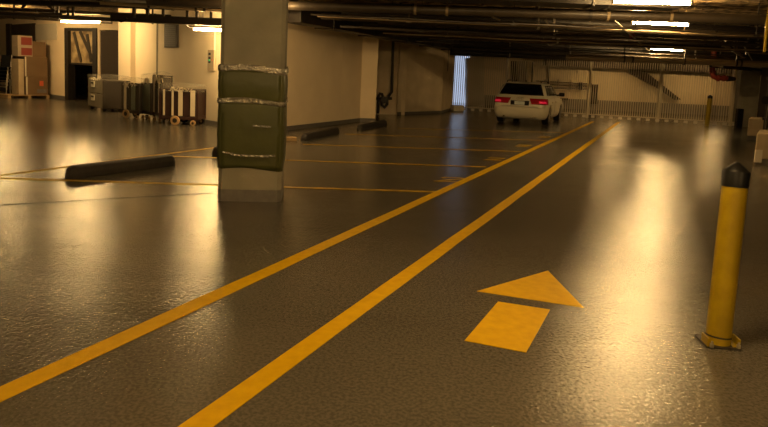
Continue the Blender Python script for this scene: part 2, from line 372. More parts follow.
# ------------------------------------------------------------------ floor markings
def line(a, b, wdt, label, m='yellow', group=None, z=.004):
    a = Vector((a[0],a[1],0)); b = Vector((b[0],b[1],0)); n = Vector((-(b-a).y,(b-a).x,0)).normalized()*wdt/2
    N = max(2, int((b-a).length/.5)); q = MB(); L_ = []; R_ = []
    for i in range(N+1):
        p = a.lerp(b, i/N); L_.append(p+n+n.normalized()*random.uniform(-.003,.003)); R_.append(p-n+n.normalized()*random.uniform(-.003,.003))
    vs = [Vector((p.x,p.y,h)) for h in (.001, z) for p in L_+R_]; k = 2*(N+1); fs = []
    for i in range(N):
        l0_, l1_, r0_, r1_ = i, i+1, N+1+i, N+2+i
        fs += [(k+l0_,k+l1_,k+r1_,k+r0_),(l0_,r0_,r1_,l1_),(l0_,l1_,k+l1_,k+l0_),(r0_,k+r0_,k+r1_,r1_)]
    fs += [(0,k,k+N+1,N+1),(N,2*N+1,k+2*N+1,k+N)]
    q.add(vs, fs)
    return tag(q.build('lane_line' , M[m]), label, 'floor marking', group)
A0 = pz(0,395); A1 = pz(593,121.6); B0 = pz(195,427); B1 = pz(619,122)
A00 = A0-LD*3; B00 = B0-LD*3
line(A00, A1, .125, 'left one of the two long yellow lane lines, the one the stall lines join')
line(B00, B1, .125, 'right one of the two long yellow lane lines, passing nearest the arrow')
def stall(p, q_, label, wd=.09, m='yellow_old'):
    o = line(p, q_, wd, label, m, 'yellow stall lines', z=.0032); o.name = 'stall_line'; return o
stall(pz(-30,177.4), pz(436,191.9), 'nearest yellow stall line, running left behind the column to the photo edge')
stall(pz(150,155.5), pz(486,167), 'second nearest yellow stall line from the camera, meeting the lane line')
stall(pz(303,144.3), pz(521,151.6), 'third yellow stall line from the camera, starting by the rubber wheel stop')
stall(pz(345,134), pz(547,140.6), 'fourth yellow stall line from the camera, thin and faint')
stall(pz(398,128.3), pz(563,132.6), 'farthest faint yellow stall line, just in front of the car')
o = line(pz(-30,179.5), pz(240,144.4), .07, 'thin yellow line along the black wheel stop at the left', 'yellow_old'); o.name = 'stall_line'
# arrow
ar = thing('painted_arrow', (1.1,4.1,0), 'yellow arrow painted on the floor pointing away from the camera', 'floor marking')
MB().flat([pz(477,291.5), pz(583.5,307.8), pz(548,271)], .001, .004).build('arrow_head', M['yellow'], ar)
MB().flat([pz(498,302), pz(464.5,341), pz(526,353), pz(550,310)], .001, .004).build('arrow_shaft', M['yellow'], ar)
_j = line(pz(-30,207), pz(214,193), .02, None, 'rubber', z=.0025); _j.name = 'trim_6'; del _j['category']; struct(_j)
# worn stall numbers
def glyph(c, s_, label):
    c = Vector(c); pts = [(-.5,.32),(-.42,.5),(.0,.5),(.4,.42),(.42,.2),(.1,-.05),(-.3,-.3),(-.5,-.5),(.5,-.5)]
    q = MB(); X = Vector((1,.1,0)); Y = LD
    P_ = [c+X*(x*s_*.8)+Y*(y*s_) for x, y in pts]
    for i in range(len(P_)-1): q.beam(P_[i]+Vector((0,0,.002)), P_[i+1]+Vector((0,0,.002)), .045, .003)
    return tag(q.build('stall_number', M['yellow_old']), label, 'floor marking', 'worn numbers beside the lane line')
glyph(pz(450,179.5), .42, 'worn yellow stall number nearest the camera, between the first two stall lines')
glyph(pz(495,159), .42, 'worn yellow stall number between the second and third stall lines')
glyph(pz(524,145.6), .42, 'worn yellow stall number between the third and fourth stall lines')
glyph(pz(545,137), .4, 'farthest worn yellow stall number, nearly at the lane line end')
# ------------------------------------------------------------------ bollard
def bollard(base_p, top_p, r, label, plate=True, cap=True):
    b = Vector(base_p); t = Vector(top_p); ax = (t-b).normalized(); Lb = (t-b).length
    rot = Vector((0,0,1)).rotation_difference(ax).to_matrix()
    o = thing('bollard', b, label, 'bollard')
    MB().lathe([(r,0),(r,Lb-.12)], b, 32, rot).build('post', M['by'], o, smooth=True)
    MB().lathe([(r+.004,Lb-.125),(r+.006,Lb-.035),(r+.004,Lb-.03),(.012,Lb+.022),(.004,Lb+.024)], b, 32, rot).build('cap', M['black'], o, smooth=True)
    if plate:
        MB().box(b+Vector((0,0,.006)), (.2,.17,.012), -.1).build('base_plate', M['iron'], o, bevel=.003)
        for s_ in (-1, 1):
            g_ = MB(); c_ = b+Vector((s_*.092, -.03, 0)); g_.box(c_+Vector((0,0,.035)), (.008,.09,.05), -.1); g_.box(c_+Vector((-s_*.015,0,.014)), (.04,.09,.006), -.1)
            g_.build('bracket', M['by'], o)
            MB().lathe([(.013,.01),(.013,.03),(.007,.03),(.007,.045)], c_+Vector((-s_*.014,-.05,0)), 6).build('bolt', M['steel'], o)
    MB().lathe([(r+.0015,.045),(r+.0015,.055)], b, 32, rot).build('weld_ring', M['rubber'], o)
    return o
bp = pz(717.5, 343.5); tt = py(737, 166, 3.62); bollard(bp, tt, .069, 'leaning yellow steel bollard with black cap in the right foreground')
b2 = pz(707.5, 123.8); b2 = Vector((b2.x,b2.y,0)); b2 = py(707, 122.5, 25.9); b2.z = 0; bt = py(710.3, 95.5, 25.9)
bollard(b2, bt, .09, 'small distant yellow bollard standing at the right part of the fence', False)
# ------------------------------------------------------------------ wheel stops
ws = thing('wheel_stop', (0,0,0), 'black rubber wheel stop lying left of the green-wrapped column', 'wheel stop', 'wheel stops along the left side')
prof = [(-.095,0),(-.09,.05),(-.065,.1),(-.035,.112),(.035,.112),(.065,.1),(.09,.05),(.095,0)]
q = MB(); Ls = .92
vs = []; fs = []; secs = [(-Ls,.55,.45),(-Ls+.03,.82,.85),(-Ls+.09,1,1),(Ls-.09,1,1),(Ls-.03,.82,.85),(Ls,.55,.45)]
for y, sx, sz in secs:
    for x, z in prof: vs.append((x*sx, y, z*sz))
n = len(prof)
for i in range(len(secs)-1):
    for k in range(n): fs.append((i*n+k, i*n+(k+1)%n, (i+1)*n+(k+1)%n, (i+1)*n+k))
fs += [tuple(range(n)), tuple((len(secs)-1)*n+k for k in range(n))[::-1]]
q.add(vs, fs); q.build('body', M['rubber'], ws, bevel=.008)
for y in (-.6, 0, .6): MB().lathe([(.025,.108),(.025,.115)], (0,y,0), 12).build('anchor_cap', M['iron'], ws)
w1a, w1b = pz(71,178), pz(170,164.5)
ws.location = Vector((( w1a.x+w1b.x)/2, (w1a.y+w1b.y)/2, 0)); ws.scale = (1.1,.95,1.4); ws.rotation_euler = (0,0, math.atan2(w1b.y-w1a.y, w1b.x-w1a.x)-PI/2)
for (xa, ya, xb, yb, lb) in ((214.5,156.5,246,147.5,'dark wheel stop mostly hidden behind the green-wrapped column'),
        (299,141.8,340,131.6,'dark wheel stop just right of the column, before the tan wall'),
        (355,130.8,388,124,'farther dark wheel stop in front of the projecting wall pier')):
    a_, b_ = pz(xa,ya), pz(xb,yb); L_ = (b_-a_).length
    d_ = (b_-a_).normalized(); o = dup(ws, a_+d_*.92 if L_ < 2 else (a_+b_)/2, math.atan2(d_.y, d_.x)-PI/2, lb)
    if L_ > 1.9: o.scale = (1.1, min(L_/1.84, 1.25), 1.3)
bd = pz(287,140.5); tag(MB().box(bd+Vector((0,0,.04)), (.4,.2,.08), .3).build('wood_block', M['wood'], bevel=.01), 'short pale wood block on the floor by the column right side', 'block')
# ------------------------------------------------------------------ the fence and what is behind
fa = py(450, 110, 29.3); fb = py(738, 120, 26.3); fa.z = 0; fb.z = 0; fd = (fb-fa).normalized(); FL = (fb-fa).length
def fpt(px):
    d = ray(px, 115); det = fd.x*(-d.y)+fd.y*d.x; s_ = (-fa.x*(-d.y)+(-fa.y)*d.x)/det
    return s_
FH = 2.62
fe = thing('security_fence', (fa+fb)/2, 'tall fence of thin vertical bars crossing the far end of the garage', 'fence')
posts = [1, fpt(505), fpt(587), fpt(658), fpt(731)]; posts[0] = .05
for i in range(len(posts)-1):
    q = MB(); s0, s1 = posts[i], posts[i+1]; N = int((s1-s0)/.095)
    for k in range(1, N):
        p = fa+fd*(s0+(s1-s0)*k/N); q.beam(p+Vector((0,0,.17)), p+Vector((0,0,FH)), .026, .026)
    q.build('bar_panel', M['picket'], fe)
for s_ in posts:
    p = fa+fd*s_; MB().beam(p, p+Vector((0,0,2.85)), .1, .1).build('post', M['postm'], fe)
for z in (.17, FH-.03):
    MB().beam(fa+Vector((0,0,z)), fb+Vector((0,0,z)), .05, .04).build('rail', M['picket'], fe)
s_ = .3
while s_ < FL-.1:
    p = fa+fd*s_; MB().box(p+Vector((0,-.04,.075)), (.15,.08,.11), -.3, ).build('foot_block', M['white'], fe); s_ += .385
# dark wedge shaped as a shadow edge on the back wall, cable rack, boxes
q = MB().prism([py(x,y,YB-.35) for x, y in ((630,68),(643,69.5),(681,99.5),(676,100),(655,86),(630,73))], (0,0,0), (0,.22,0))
tag(q.build('shadow_wedge', M['pipe']), 'dark wedge standing in for a shadow edge, tapering down across the far wall behind the fence', 'shadow edge')
q = MB().prism([py(x,y,YB-.5) for x, y in ((700,66),(716,66),(722,110),(706,110))], (0,0,0), (0,.4,0))
def farbox(name, x0, x1, y0, y1, Y, dep, m, parent=None):
    P_ = [py(x0,y1,Y), py(x1,y1,Y), py(x1,y0,Y), py(x0,y0,Y)]
    for p in P_: p.z = max(p.z, .0)
    return MB().prism(P_, (0,0,0), (0,dep,0)).build(name, m, parent)
tag(farbox('metal_door', 511, 517.5, 61, 107, YB-.12, .1, M['iron']), 'narrow dark metal door on the far wall above the car', 'door')
tag(farbox('wall_panel', 519, 527.5, 61, 107, YB-.2, .18, M['rampg']), 'brown grey panel on the far wall right of the narrow dark door', 'panel')
tag(farbox('white_column', 467, 484, 58, 110, YB-1.2, .9, M['wallw']), 'pale column behind the fence just right of the bright blue opening', 'column')
tr = thing('cable_rack', py(565,85,YB-.3), 'horizontal rack of dark conduits on the far wall right of the car roof', 'cable rack')
for k, y in enumerate((81, 84, 87)):
    a_ = py(536,y,YB-.2); b_ = py(592,y+3,YB-.2); MB().tube([a_, b_], .035, 8).build('conduit', M['pipe'], tr)
for x in (545, 558, 570): 
    a_ = py(x,79.5,YB-.14); b_ = py(x,90,YB-.14); MB().beam(a_, b_, .05, .03).build('bracket', M['pipe'], tr)
tag(farbox('junction_box', 579.5, 583, 82.5, 89.5, YB-.32, .3, M['iron']), 'small dark junction box on the conduit rack behind the fence', 'junction box')
el = thing('control_cabinet', py(594,103,YB-.2), 'dark red-brown control cabinet on the far wall behind the fence post', 'cabinet')
farbox('body', 590, 598, 84.5, 104, YB-.25, .24, M['maroon'], el); farbox('door_panel', 591, 594, 92, 102, YB-.28, .03, M['iron'], el); farbox('door_panel', 594.5, 597.5, 92, 102, YB-.28, .03, M['iron'], el)
for x, lb in ((532.5,'thin dark vertical conduit on the far wall above the car roof, left one'), (549,'thin dark vertical conduit on the far wall, right of the left one above the car')):
    tag(MB().tube([py(x,62,YB-.1), py(x-.8,95,YB-.1)], .045, 8).build('conduit', M['pipe']), lb, 'pipe')
hr = thing('handrail', py(563,99,YB-.3), 'short dark wall bracket rail low on the far wall right of the car mirror', 'rail')
MB().tube([py(559,98.5,YB-.25), py(569,99.5,YB-.25)], .04, 8).build('bar', M['iron'], hr)
for x in (561,564,567): MB().tube([py(x,98.8,YB-.25), py(x,99,YB-.01)], .05, 8).build('bracket', M['iron'], hr)
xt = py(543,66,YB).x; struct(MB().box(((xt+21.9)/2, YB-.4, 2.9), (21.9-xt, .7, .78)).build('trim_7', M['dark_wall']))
wc = MB()                                   # corrugated sheet lining the far wall
xA = py(528,90,YB).x; xB = 21.8; x = xA; pts = []; k = 0
while x < xB:
    pts.append((x, YB-.02-(.006 if k % 2 else 0))); x += .07 if k % 2 else .07; k += 1
n = len(pts); vs = [(a_, b_, .6) for a_, b_ in pts]+[(a_, b_, 2.5) for a_, b_ in pts]; wc.add(vs, [(i, i+1, n+i+1, n+i) for i in range(n-1)])
o = struct(wc.build('wall_back_cladding', M['slat']))
# ------------------------------------------------------------------ fluorescent fixtures
M['tube2'] = mat('dim_fill_tube', (1,.9,.7), .5, emit=(1,.62,.24), estr=34)  # dimmer tube for the lights added over the far wall
def fixture(a, b, label, hang=.25, cable=None, tubes=1, tm='tube'):
    a = Vector(a); b = Vector(b); o = thing('fluorescent_light', (a+b)/2+Vector((0,0,.1)), label, 'ceiling light', 'fluorescent strip lights')
    d = (b-a).normalized()
    MB().beam(a+Vector((0,0,.065)), b+Vector((0,0,.06)), .046, .05).build('housing', M['house'], o, bevel=.006)
    MB().tube([a+d*.03, b-d*.03], .024, 10).build('tube', M[tm], o, smooth=True)
    for p in (a+d*.015, b-d*.015): MB().tube([p-d*.015, p+d*.015], .03, 10).build('lamp_holder', M['house'], o)
    for t in (.2, .8):
        p = a.lerp(b, t); MB().tube([p+Vector((0,0,.085)), (p.x,p.y,ZC)], .006, 6).build('hanger_rod', M['iron'], o)
    if cable: MB().tube(cable, .014, 8).build('cable', M['black'], o)
    return o
fixture(pz(612,1.5,2.85), pz(692,3.5,2.85), 'lit fluorescent strip light nearest the camera, at the top edge right of centre')
fixture(pz(631,22.5,2.85), pz(689,25,2.85), 'lit fluorescent strip light hanging just below the thick pipe, middle of three')
fixture(pz(650,48.7,2.85), pz(683,50.6,2.85), 'smallest and farthest lit fluorescent strip light, over the far fence')
fixture(py(61,21.5,18.3), py(101,22.5,17.9), 'lit fluorescent strip light at far left above the dark doorway')
l5a = py(193,29.2,14.9); l5b = l5a+Vector((1.22,-.1,.0)); cbp_ = [py(183,18.5,14.5), py(185,23.5,14.6), py(189,27.5,14.8), l5a+Vector((0,0,.04))]
fixture(l5a, l5b, 'lit fluorescent strip light on the cream wall, partly hidden by the green-wrapped column', cable=cbp_)
# more of the same row behind and above the view, with some added fill lights
fixture((-1.2,-1.5,2.85), (0,-1.6,2.85), 'fluorescent strip light behind the camera')
fixture((3.2,-2.5,2.85), (4.4,-2.6,2.85), 'fluorescent strip light behind the camera on the right')
fixture((-6.4,2.0,2.85), (-5.2,1.9,2.85), 'fluorescent strip light left of the camera')
fixture((.2,3.2,2.85), (1.4,3.1,2.85), 'fluorescent strip light above the lane lines, over the photo top edge')
fixture((17.6,34.3,3.05), (18.8,34.3,3.05), 'added unseen strip light over the far wall beyond the fence, right one', tm='tube2')  # this pair is added out of sight to brighten the far wall
fixture((12.2,34.3,3.05), (13.4,34.3,3.05), 'added unseen strip light over the far wall beyond the fence, left one', tm='tube2')
fixture((-3.05,12.3,2.7), (-2.12,12.25,2.7), 'added strip light hidden directly behind the green-wrapped column')  # added behind the column to fill the left wall and middle floor
fixture((-13.8,21.4,2.95), (-12.6,21.0,2.95), 'fluorescent strip light over the pallet of cartons, hidden among pipes')
# ------------------------------------------------------------------ ceiling services
def pipe(a, b, r, m, label, cat='pipe', bands=(), name='ceiling_pipe', hang=True, bandm='steel', nseg=12):
    a = Vector(a); b = Vector(b); o = thing(name, (a+b)/2, label, cat); d = (b-a).normalized()
    MB().tube([a, b], r, nseg).build('pipe_run', M[m], o, smooth=True)
    L_ = (b-a).length; k = 0; s_ = 2.2
    while s_ < L_-.5:
        p = a+d*s_; MB().tube([p-d*.03, p+d*.03], r+.012, nseg).build('coupling', M['iron'], o, smooth=True); s_ += 3.4
    for t in bands:
        p = a.lerp(b, t); h = MB(); h.tube([p-d*.025, p+d*.025], r+.018, nseg); h.beam(p+Vector((0,0,r)), (p.x,p.y,ZC), .03, .05); h.build('hanger', M[bandm], o)
    return o
def pxpipe(xa, ya, xb, yb, z, r, m, label, **k): return pipe(pz(xa,ya,z), pz(xb,yb,z), r, m, label, **k)
ap = pz(590,14.6,2.83); bpz = pz(768,20,2.83); dd = (bpz-ap).normalized()
tL = [(pz(x,10,2.83)-ap).dot(dd) for x in (619,693,447,416)]
P0 = ap-dd*9; P1 = bpz+dd*6; LL = (P1-P0).length
pipe(P0, P1, .095, 'pipe', 'thickest dark ceiling pipe, between the two nearest strip lights', bands=[(t+9)/LL for t in tL], bandm='pipel')
def xp(Y, z, r, m, x0, x1, slope, label, **k): return pipe((x0, Y-slope*(0-x0)*-1*0+slope*x0, z), (x1, Y+slope*x1, z), r, m, label, **k)
words = [(13.4,3.0,.05,'pipel',-1,15,.0,'thin pale pipe just behind the thickest ceiling pipe'),
 (14.3,2.78,.07,'pipe',-3,15,-.01,'brown pipe running across behind the middle strip light'),
 (15.2,2.98,.1,'iron',-3,16,0,'thick black pipe behind the middle strip light, high up'),
 (16.2,2.72,.055,'pipe',-2,16,.01,'thin brown pipe third behind the middle strip light'),
 (17.1,2.95,.09,'pipe',-1.6,16,0,'medium brown ceiling pipe half way down the garage'),
 (18.1,2.7,.06,'iron',-1.4,16,-.01,'thin black ceiling pipe half way down the garage'),
 (19.0,2.86,.12,'pipe',-1,16,0,'thick brown ceiling pipe before the farthest strip light'),
 (20.2,2.97,.05,'pipel',-.4,17,.005,'thin pale ceiling pipe before the farthest strip light'),
 (21.2,3.08,.1,'iron',.2,17,0,'thick black ceiling pipe right in front of the farthest strip light'),
 (23.2,2.62,.08,'pipe',1,17,0,'brown ceiling pipe behind the farthest strip light')]
for Y,z,r,m,x0,x1,s_,lb in words: xp(Y,z,r,m,-2.2+5.8*(Y-14)/13+.5,x1,s_,lb, bands=(.3,.62))
# big pale pipe in front of fence top
pxpipe(566,57,768,64.5,2.42,.1,'pipel','thick pale pipe lit from above, just over the top of the fence', bands=(.3,.6,.85), bandm='iron')
pipe(pz(450,52,2.5), pz(600,58.3,2.5), .12, 'iron', 'thick black pipe over the car and the left part of the fence', bands=(.4,))
# ducts over the far part, dark
def duct(a, b, w_, h_, m, label):
    o = thing('air_duct', (Vector(a)+Vector(b))/2, label, 'duct')
    a = Vector(a); b = Vector(b); d = (b-a).normalized(); MB().beam(a, b, w_, h_).build('duct_body', M[m], o, bevel=.01)
    L_ = (b-a).length; s_ = 1.5
    while s_ < L_: MB().beam(a+d*(s_-.02), a+d*(s_+.02), w_+.05, h_+.05).build('flange', M['iron'], o); s_ += 2.4
    return o
duct((2.6,25.6,2.86), (15.2,25.1,2.86), .9, .36, 'iron', 'wide black duct across the garage in front of the fence top')
duct((-2.2,14.0,2.84), (2.57,24.7,2.86), .5, .5, 'iron', 'long dark duct running along the top of the left tan wall')
duct((-2.8,11.1,3.02), (5,11.0,3.02), .5, .3, 'iron', 'dark flat duct right of the column top, nearest the camera')
duct((-2,12.6,3.13), (5.2,12.5,3.13), .6, .18, 'iron', 'dark flat duct behind the duct nearest the column')
# row of cable drops and straps
for (xa,ya,xb,yb,za,zb,m,lb) in ((598,2,612,12,3.0,2.95,'steel','thin pale conduit slanting at the top edge left of the nearest light'),
   (614,20,650,52,2.75,2.7,'steel','thin pale conduit slanting down between the middle and farthest lights'),
   (717,41,744,57,2.8,2.6,'pipel','pale pipe slanting down at right, left of the yellow strap'),
   (744,46,752,60,2.75,2.55,'steel','short thin steel conduit slanting among the pipes near the right edge'),
   (492,17,500,20,2.8,2.8,'steel','short pale bent cable end hanging over the middle of the garage'),
   (545,20,549,25,2.75,2.7,'steel','short pale hook of wire hanging left of the lights')):
    o = MB().tube([pz(xa,ya,za), pz(xb,yb,zb)], .018 if m == 'steel' else .045, 8).build('conduit', M[m]); tag(o, lb, 'conduit')
A_ = [pz(545,41,2.6), pz(549,44.5,2.58), pz(556,43,2.6), pz(568,42,2.62)]
Y0 = A_[0].y; tag(MB().tube([py(545,41,20), py(549,44.8,20), py(552,44.6,20), py(558,43,20), py(570,42,20)], .022, 8).build('cable', M['steel']), 'pale looped cable sagging below the dark pipes above the car', 'cable')
tag(MB().tube([(*py(769,24,10.5).xy,ZC), py(767,24,10.5), py(764.5,52,10.5)], .025, 8).build('strap', M['by']), 'bright yellow hanging strap at the top right edge', 'strap')
# thin conduits slung between the large pipes
rc_ = random.Random(21)
where = ['nearest', 'second nearest', 'third nearest', 'fourth nearest', 'fifth nearest', 'sixth nearest', 'seventh nearest', 'eighth nearest', 'ninth nearest', 'farthest']
for k in range(10):
    Y = 12.7+k*1.13; z = (2.66, 2.74, 2.62, 2.8)[k % 4]; x0 = -2.2+5.8*(max(Y,14)-14)/13+.6; x1 = 6+.35*Y+rc_.uniform(-1, 2); q = MB(); n_ = 14
    pts = [(x0+(x1-x0)*i/n_, Y+rc_.uniform(-.02,.02), z+rc_.uniform(-.02,.015)) for i in range(n_+1)]
    o = thing('conduit_run', ((x0+x1)/2, Y, z), where[k]+' of the ten thin conduits slung across under the big ceiling pipes', 'conduit')
    q.tube(pts, .018+.006*(k % 3), 6).build('conduit', M['pipel' if k % 3 == 1 else 'pipe'], o, smooth=True)
    for i in (2, 5, 8, 11):
        h = MB(); x, y, zz = pts[i]; h.beam((x,y,zz-.03), (x,y,ZC), .014, .03); h.box((x,y,zz-.02), (.12,.05,.03)); h.build('hanger', M['iron' if (i+k) % 3 else 'pipel'], o)
duct(pz(-60,-10,3.0), pz(228,0,3.0), .6, .22, 'iron', 'dark flat duct across the top left corner above the steel beam')
# red sprinkler main
rp = thing('sprinkler_pipe', py(712,70,24.6), 'dark red fire pipe with an elbow dropping below the ceiling pipes at right', 'pipe')
Yr = 24.6
MB().tube([(*py(713,63,Yr).xy,ZC), py(713,63,Yr), py(712.3,73,Yr), py(713.5,76.5,Yr), py(717,78,Yr), py(727,78.5,Yr)], [.1,.1,.1,.1,.1,.09], 12).build('elbow', M['red'], rp, smooth=True)
MB().tube([py(727,78.5,Yr), py(735,79,Yr)], [.12,.07], 12).build('coupling', M['iron'], rp, smooth=True)
for x in (717.5, 723): MB().tube([py(x,78.1,Yr), py(x+1.4,78.2,Yr)], .13, 12).build('coupling', M['red'], rp)
MB().tube([py(713,71,Yr)+Vector((0,0,.02)), py(713,71,Yr)-Vector((0,0,.06))], .13, 12).build('coupling', M['red'], rp)
rp2 = thing('sprinkler_pipe', py(632,34,15.6), 'short dark red drop pipe under the middle strip light', 'pipe')
MB().tube([py(631.5,28,15.6), py(632,38,15.6)], .05, 10).build('pipe_run', M['red'], rp2, smooth=True)
MB().tube([py(631.9,34,15.6), py(632,36.5,15.6)], .07, 10).build('coupling', M['red'], rp2, smooth=True)
# cable tray at the right
ct = thing('cable_tray', pz(740,66,2.5), 'ladder cable tray with lit rungs under the ceiling at the right edge', 'cable tray')
a_ = pz(716,66,2.42); b_ = pz(790,73,2.42); dt = (b_-a_).normalized(); nt_ = Vector((-dt.y, dt.x, 0)); L_ = (b_-a_).length
for s_ in (-.25,.25): MB().beam(a_+nt_*s_, b_+nt_*s_, .03, .1).build('rail', M['iron'], ct)
k = .2
while k < L_: MB().beam(a_+dt*k-nt_*.25, a_+dt*k+nt_*.25, .1, .04).build('rung', M['pipel'], ct); k += .42
# left ceiling: beam over the white wall, pipes, braces
tag(MB().beam(py(112,17.6,14.9), py(226,22.5,14.2), .14, .17).build('steel_beam', M['iron']), 'straight dark steel beam across the top of the cream wall', 'beam')
lp = [((-40,14),(112,22),2.8,.06,'pipe','thin brown pipe sloping above the far left strip light'),
      ((-40,7),(230,19),2.9,.05,'iron','thin black pipe across the top left, above the steel beam'),
      ((-40,0),(230,9),2.9,.07,'iron','thick black pipe along the top left edge of the photo'),
      ((100,3),(235,12),2.8,.035,'pipel','thin pale pipe at the top, left of the column'),
      ((-40,11),(230,26),2.7,.05,'iron','black pipe low under the ceiling left of the column')]
for a_, b_, z, r, m, lb in lp: pipe(pz(*a_, z), pz(*b_, z), r, m, lb, bands=(.35,.7), bandm='iron')
for i, (xa,ya,xb,yb) in enumerate(((22,8,30,0),(42,1,55,11),(40,14,62,14),(68,2,68,16),(73,2,73,16))):
    tag(MB().beam(py(xa,ya,15.5), py(xb,yb,15.5), .05, .05).build('brace', M['iron']), ['dark brace slanting up right at the top left corner','dark brace slanting down right near the top left corner','short level dark brace left of the far left strip light','left of two upright dark hangers above the far left strip light','right of two upright dark hangers above the far left strip light'][i], 'brace')
for i, x in enumerate((134, 147, 163, 187, 197, 211)):
    y = 17.5+(x-112)*.043
    tag(MB().beam(py(x,y-1,14.6), py(x+.3,y-11,14.6), .09 if i in (0,4) else .04, .06).build('hanger', M['iron']), ['wide dark hanger at the left end of the steel beam','second dark hanger along the steel beam from the left','third thin dark hanger along the steel beam','fourth thin dark hanger along the steel beam, above the louvre','wide dark hanger above the wall light cable','last dark hanger on the steel beam next to the column'][i], 'hanger')
tag(MB().tube([py(118,20,14.7), py(121,21.6,14.7), py(125,20.4,14.7), py(127,18.5,14.7)], .025, 8).build('cable', M['black']), 'short black cable looped under the left end of the steel beam', 'cable')
pipe((-20,8.4,3.05), (0,8.2,3.05), .06, 'iron', 'dark pipe near the ceiling outside the photo at left')
# ------------------------------------------------------------------ fittings on the white wall
def wallbox(name, x0, x1, y0, y1, th, m, parent=None, out=0.0):
    a_ = wpt(x0); b_ = wpt(x1); xm = (x0+x1)/2; d = ray(xm, y0); c_ = wpt(xm); zt = HC+d.z*(c_.y/d.y); d = ray(xm, y1); zb = HC+d.z*(c_.y/d.y)
    o_ = -nw*out; t_ = -nw*(out+th)
    return MB().prism([a_+o_+Vector((0,0,zb)), b_+o_+Vector((0,0,zb)), b_+t_+Vector((0,0,zb)), a_+t_+Vector((0,0,zb))], (0,0,0), (0,0,zt-zb)).build(name, m, parent)
lv = thing('wall_louvre', wpt(172), 'tall dark louvre high on the cream wall', 'vent')
wallbox('louvre_frame', 165.2, 178, 18, 47.5, .05, M['iron'], lv)
for k in range(13): wallbox('slat', 166.2, 177, 21+k*2, 22+k*2, .02, M['cabd'], lv, .05)
ep = thing('electrical_panel', wpt(211), 'cream switch panel with green lamps on the cream wall left of the column', 'electrical panel')
wallbox('enclosure', 208.5, 214.6, 50, 71, .05, M['boxw'], ep)
for k, y in enumerate((54, 58, 62)): wallbox('switch', 209.6, 211.6, y-1.2, y+1.2, .02, M['black'], ep, .04)
wallbox('indicator_lamp', 210, 211.2, 59.6, 61, .02, M['greenl'], ep, .06); wallbox('indicator_lamp', 212.6, 213.4, 59.5, 60.8, .02, M['sticker'], ep, .04)
tag(wallbox('wall_conduit', 213.3, 214.5, 24, 50, .04, M['white']), 'thin pale conduit from the wall light down to the switch panel', 'conduit')
struct(wallbox('trim_5', 156.3, 157.6, 18, 118, .015, M['conc']))
# ------------------------------------------------------------------ cabinets and carts in front of the white wall
def ringbox(px0, px1, y_floor, deep, rz=None):
    a_ = pz(px0, y_floor[0]); b_ = pz(px1, y_floor[1]); d = (b_-a_).normalized(); n = Vector((-d.y, d.x, 0))
    if n.y < 0: n = -n
    return a_, b_, d, n, (b_-a_).length
def hz(px, y, p):
    d = ray(px, y); return HC+d.z*(p.y/d.y)
def film(o, c, d, n, w_, dp, z0, z1, name='plastic_film', amp=.05, seed=0, label=None):
    rnd = random.Random(seed); m = MB(); ring = []; N = 8
    for i in range(N): ring.append((i/N*w_-w_/2, -dp/2))
    for i in range(N): ring.append((w_/2, i/N*dp-dp/2))
    for i in range(N): ring.append((w_/2-i/N*w_, dp/2))
    for i in range(N): ring.append((-w_/2, dp/2-i/N*dp))
    R_ = 5; vs = []; n_ = len(ring)
    for j in range(R_+1):
        for x, y in ring:
            k = 1.03+rnd.random()*amp; vs.append(c+d*(x*k)+n*(y*k)+Vector((0,0,z0+(z1-z0)*j/R_+(rnd.random()-.5)*amp*.8)))
    for j in range(R_):
        for i in range(n_): m.add([], [])
    fs = [(j*n_+i, j*n_+(i+1)%n_, (j+1)*n_+(i+1)%n_, (j+1)*n_+i) for j in range(R_) for i in range(n_)]
    # crumpled top
    vs.append(c+Vector((0,0,z1+.06))); fs += [(R_*n_+i, R_*n_+(i+1)%n_, len(vs)-1) for i in range(n_)]
    m.add(vs, fs); fo = m.build(name, M['film'], o)
    for k in range(5):
        x0_, x1_ = rnd.uniform(-.5,.2)*w_, 0; x1_ = x0_+rnd.uniform(.15,.45)*w_; zz = z1+.02; pts_ = []
        for i in range(6):
            t_ = i/5; pts_.append(c+d*(x0_+(x1_-x0_)*t_)-n*(dp/2*1.06)+Vector((0,0,(z1-.03)-rnd.uniform(0,.12)-(z1-z0)*.25*abs(t_-.5))))
        MB().tube(pts_, rnd.uniform(.006,.014), 5).build('film_highlight', M['wstrap'], fo, smooth=True)  # pale tubes standing in for highlights on the crumpled film
    return fo
def wheel(o, p, ax, r, w_=.05, name='caster', m1='black', m2='wood'):
    rot = Vector((0,0,1)).rotation_difference(ax).to_matrix(); e = MB().lathe([(r*.5,-w_/2),(r*.92,-w_/2),(r,-w_*.3),(r,w_*.3),(r*.92,w_/2),(r*.5,w_/2)], p, 20, rot).build(name, M[m1], o, smooth=True)
    MB().lathe([(r*.18,-w_*.62),(r*.5,-w_*.55),(r*.5,w_*.55),(r*.18,w_*.62)], p, 16, rot).build('hub', M[m2], e, smooth=True); return e
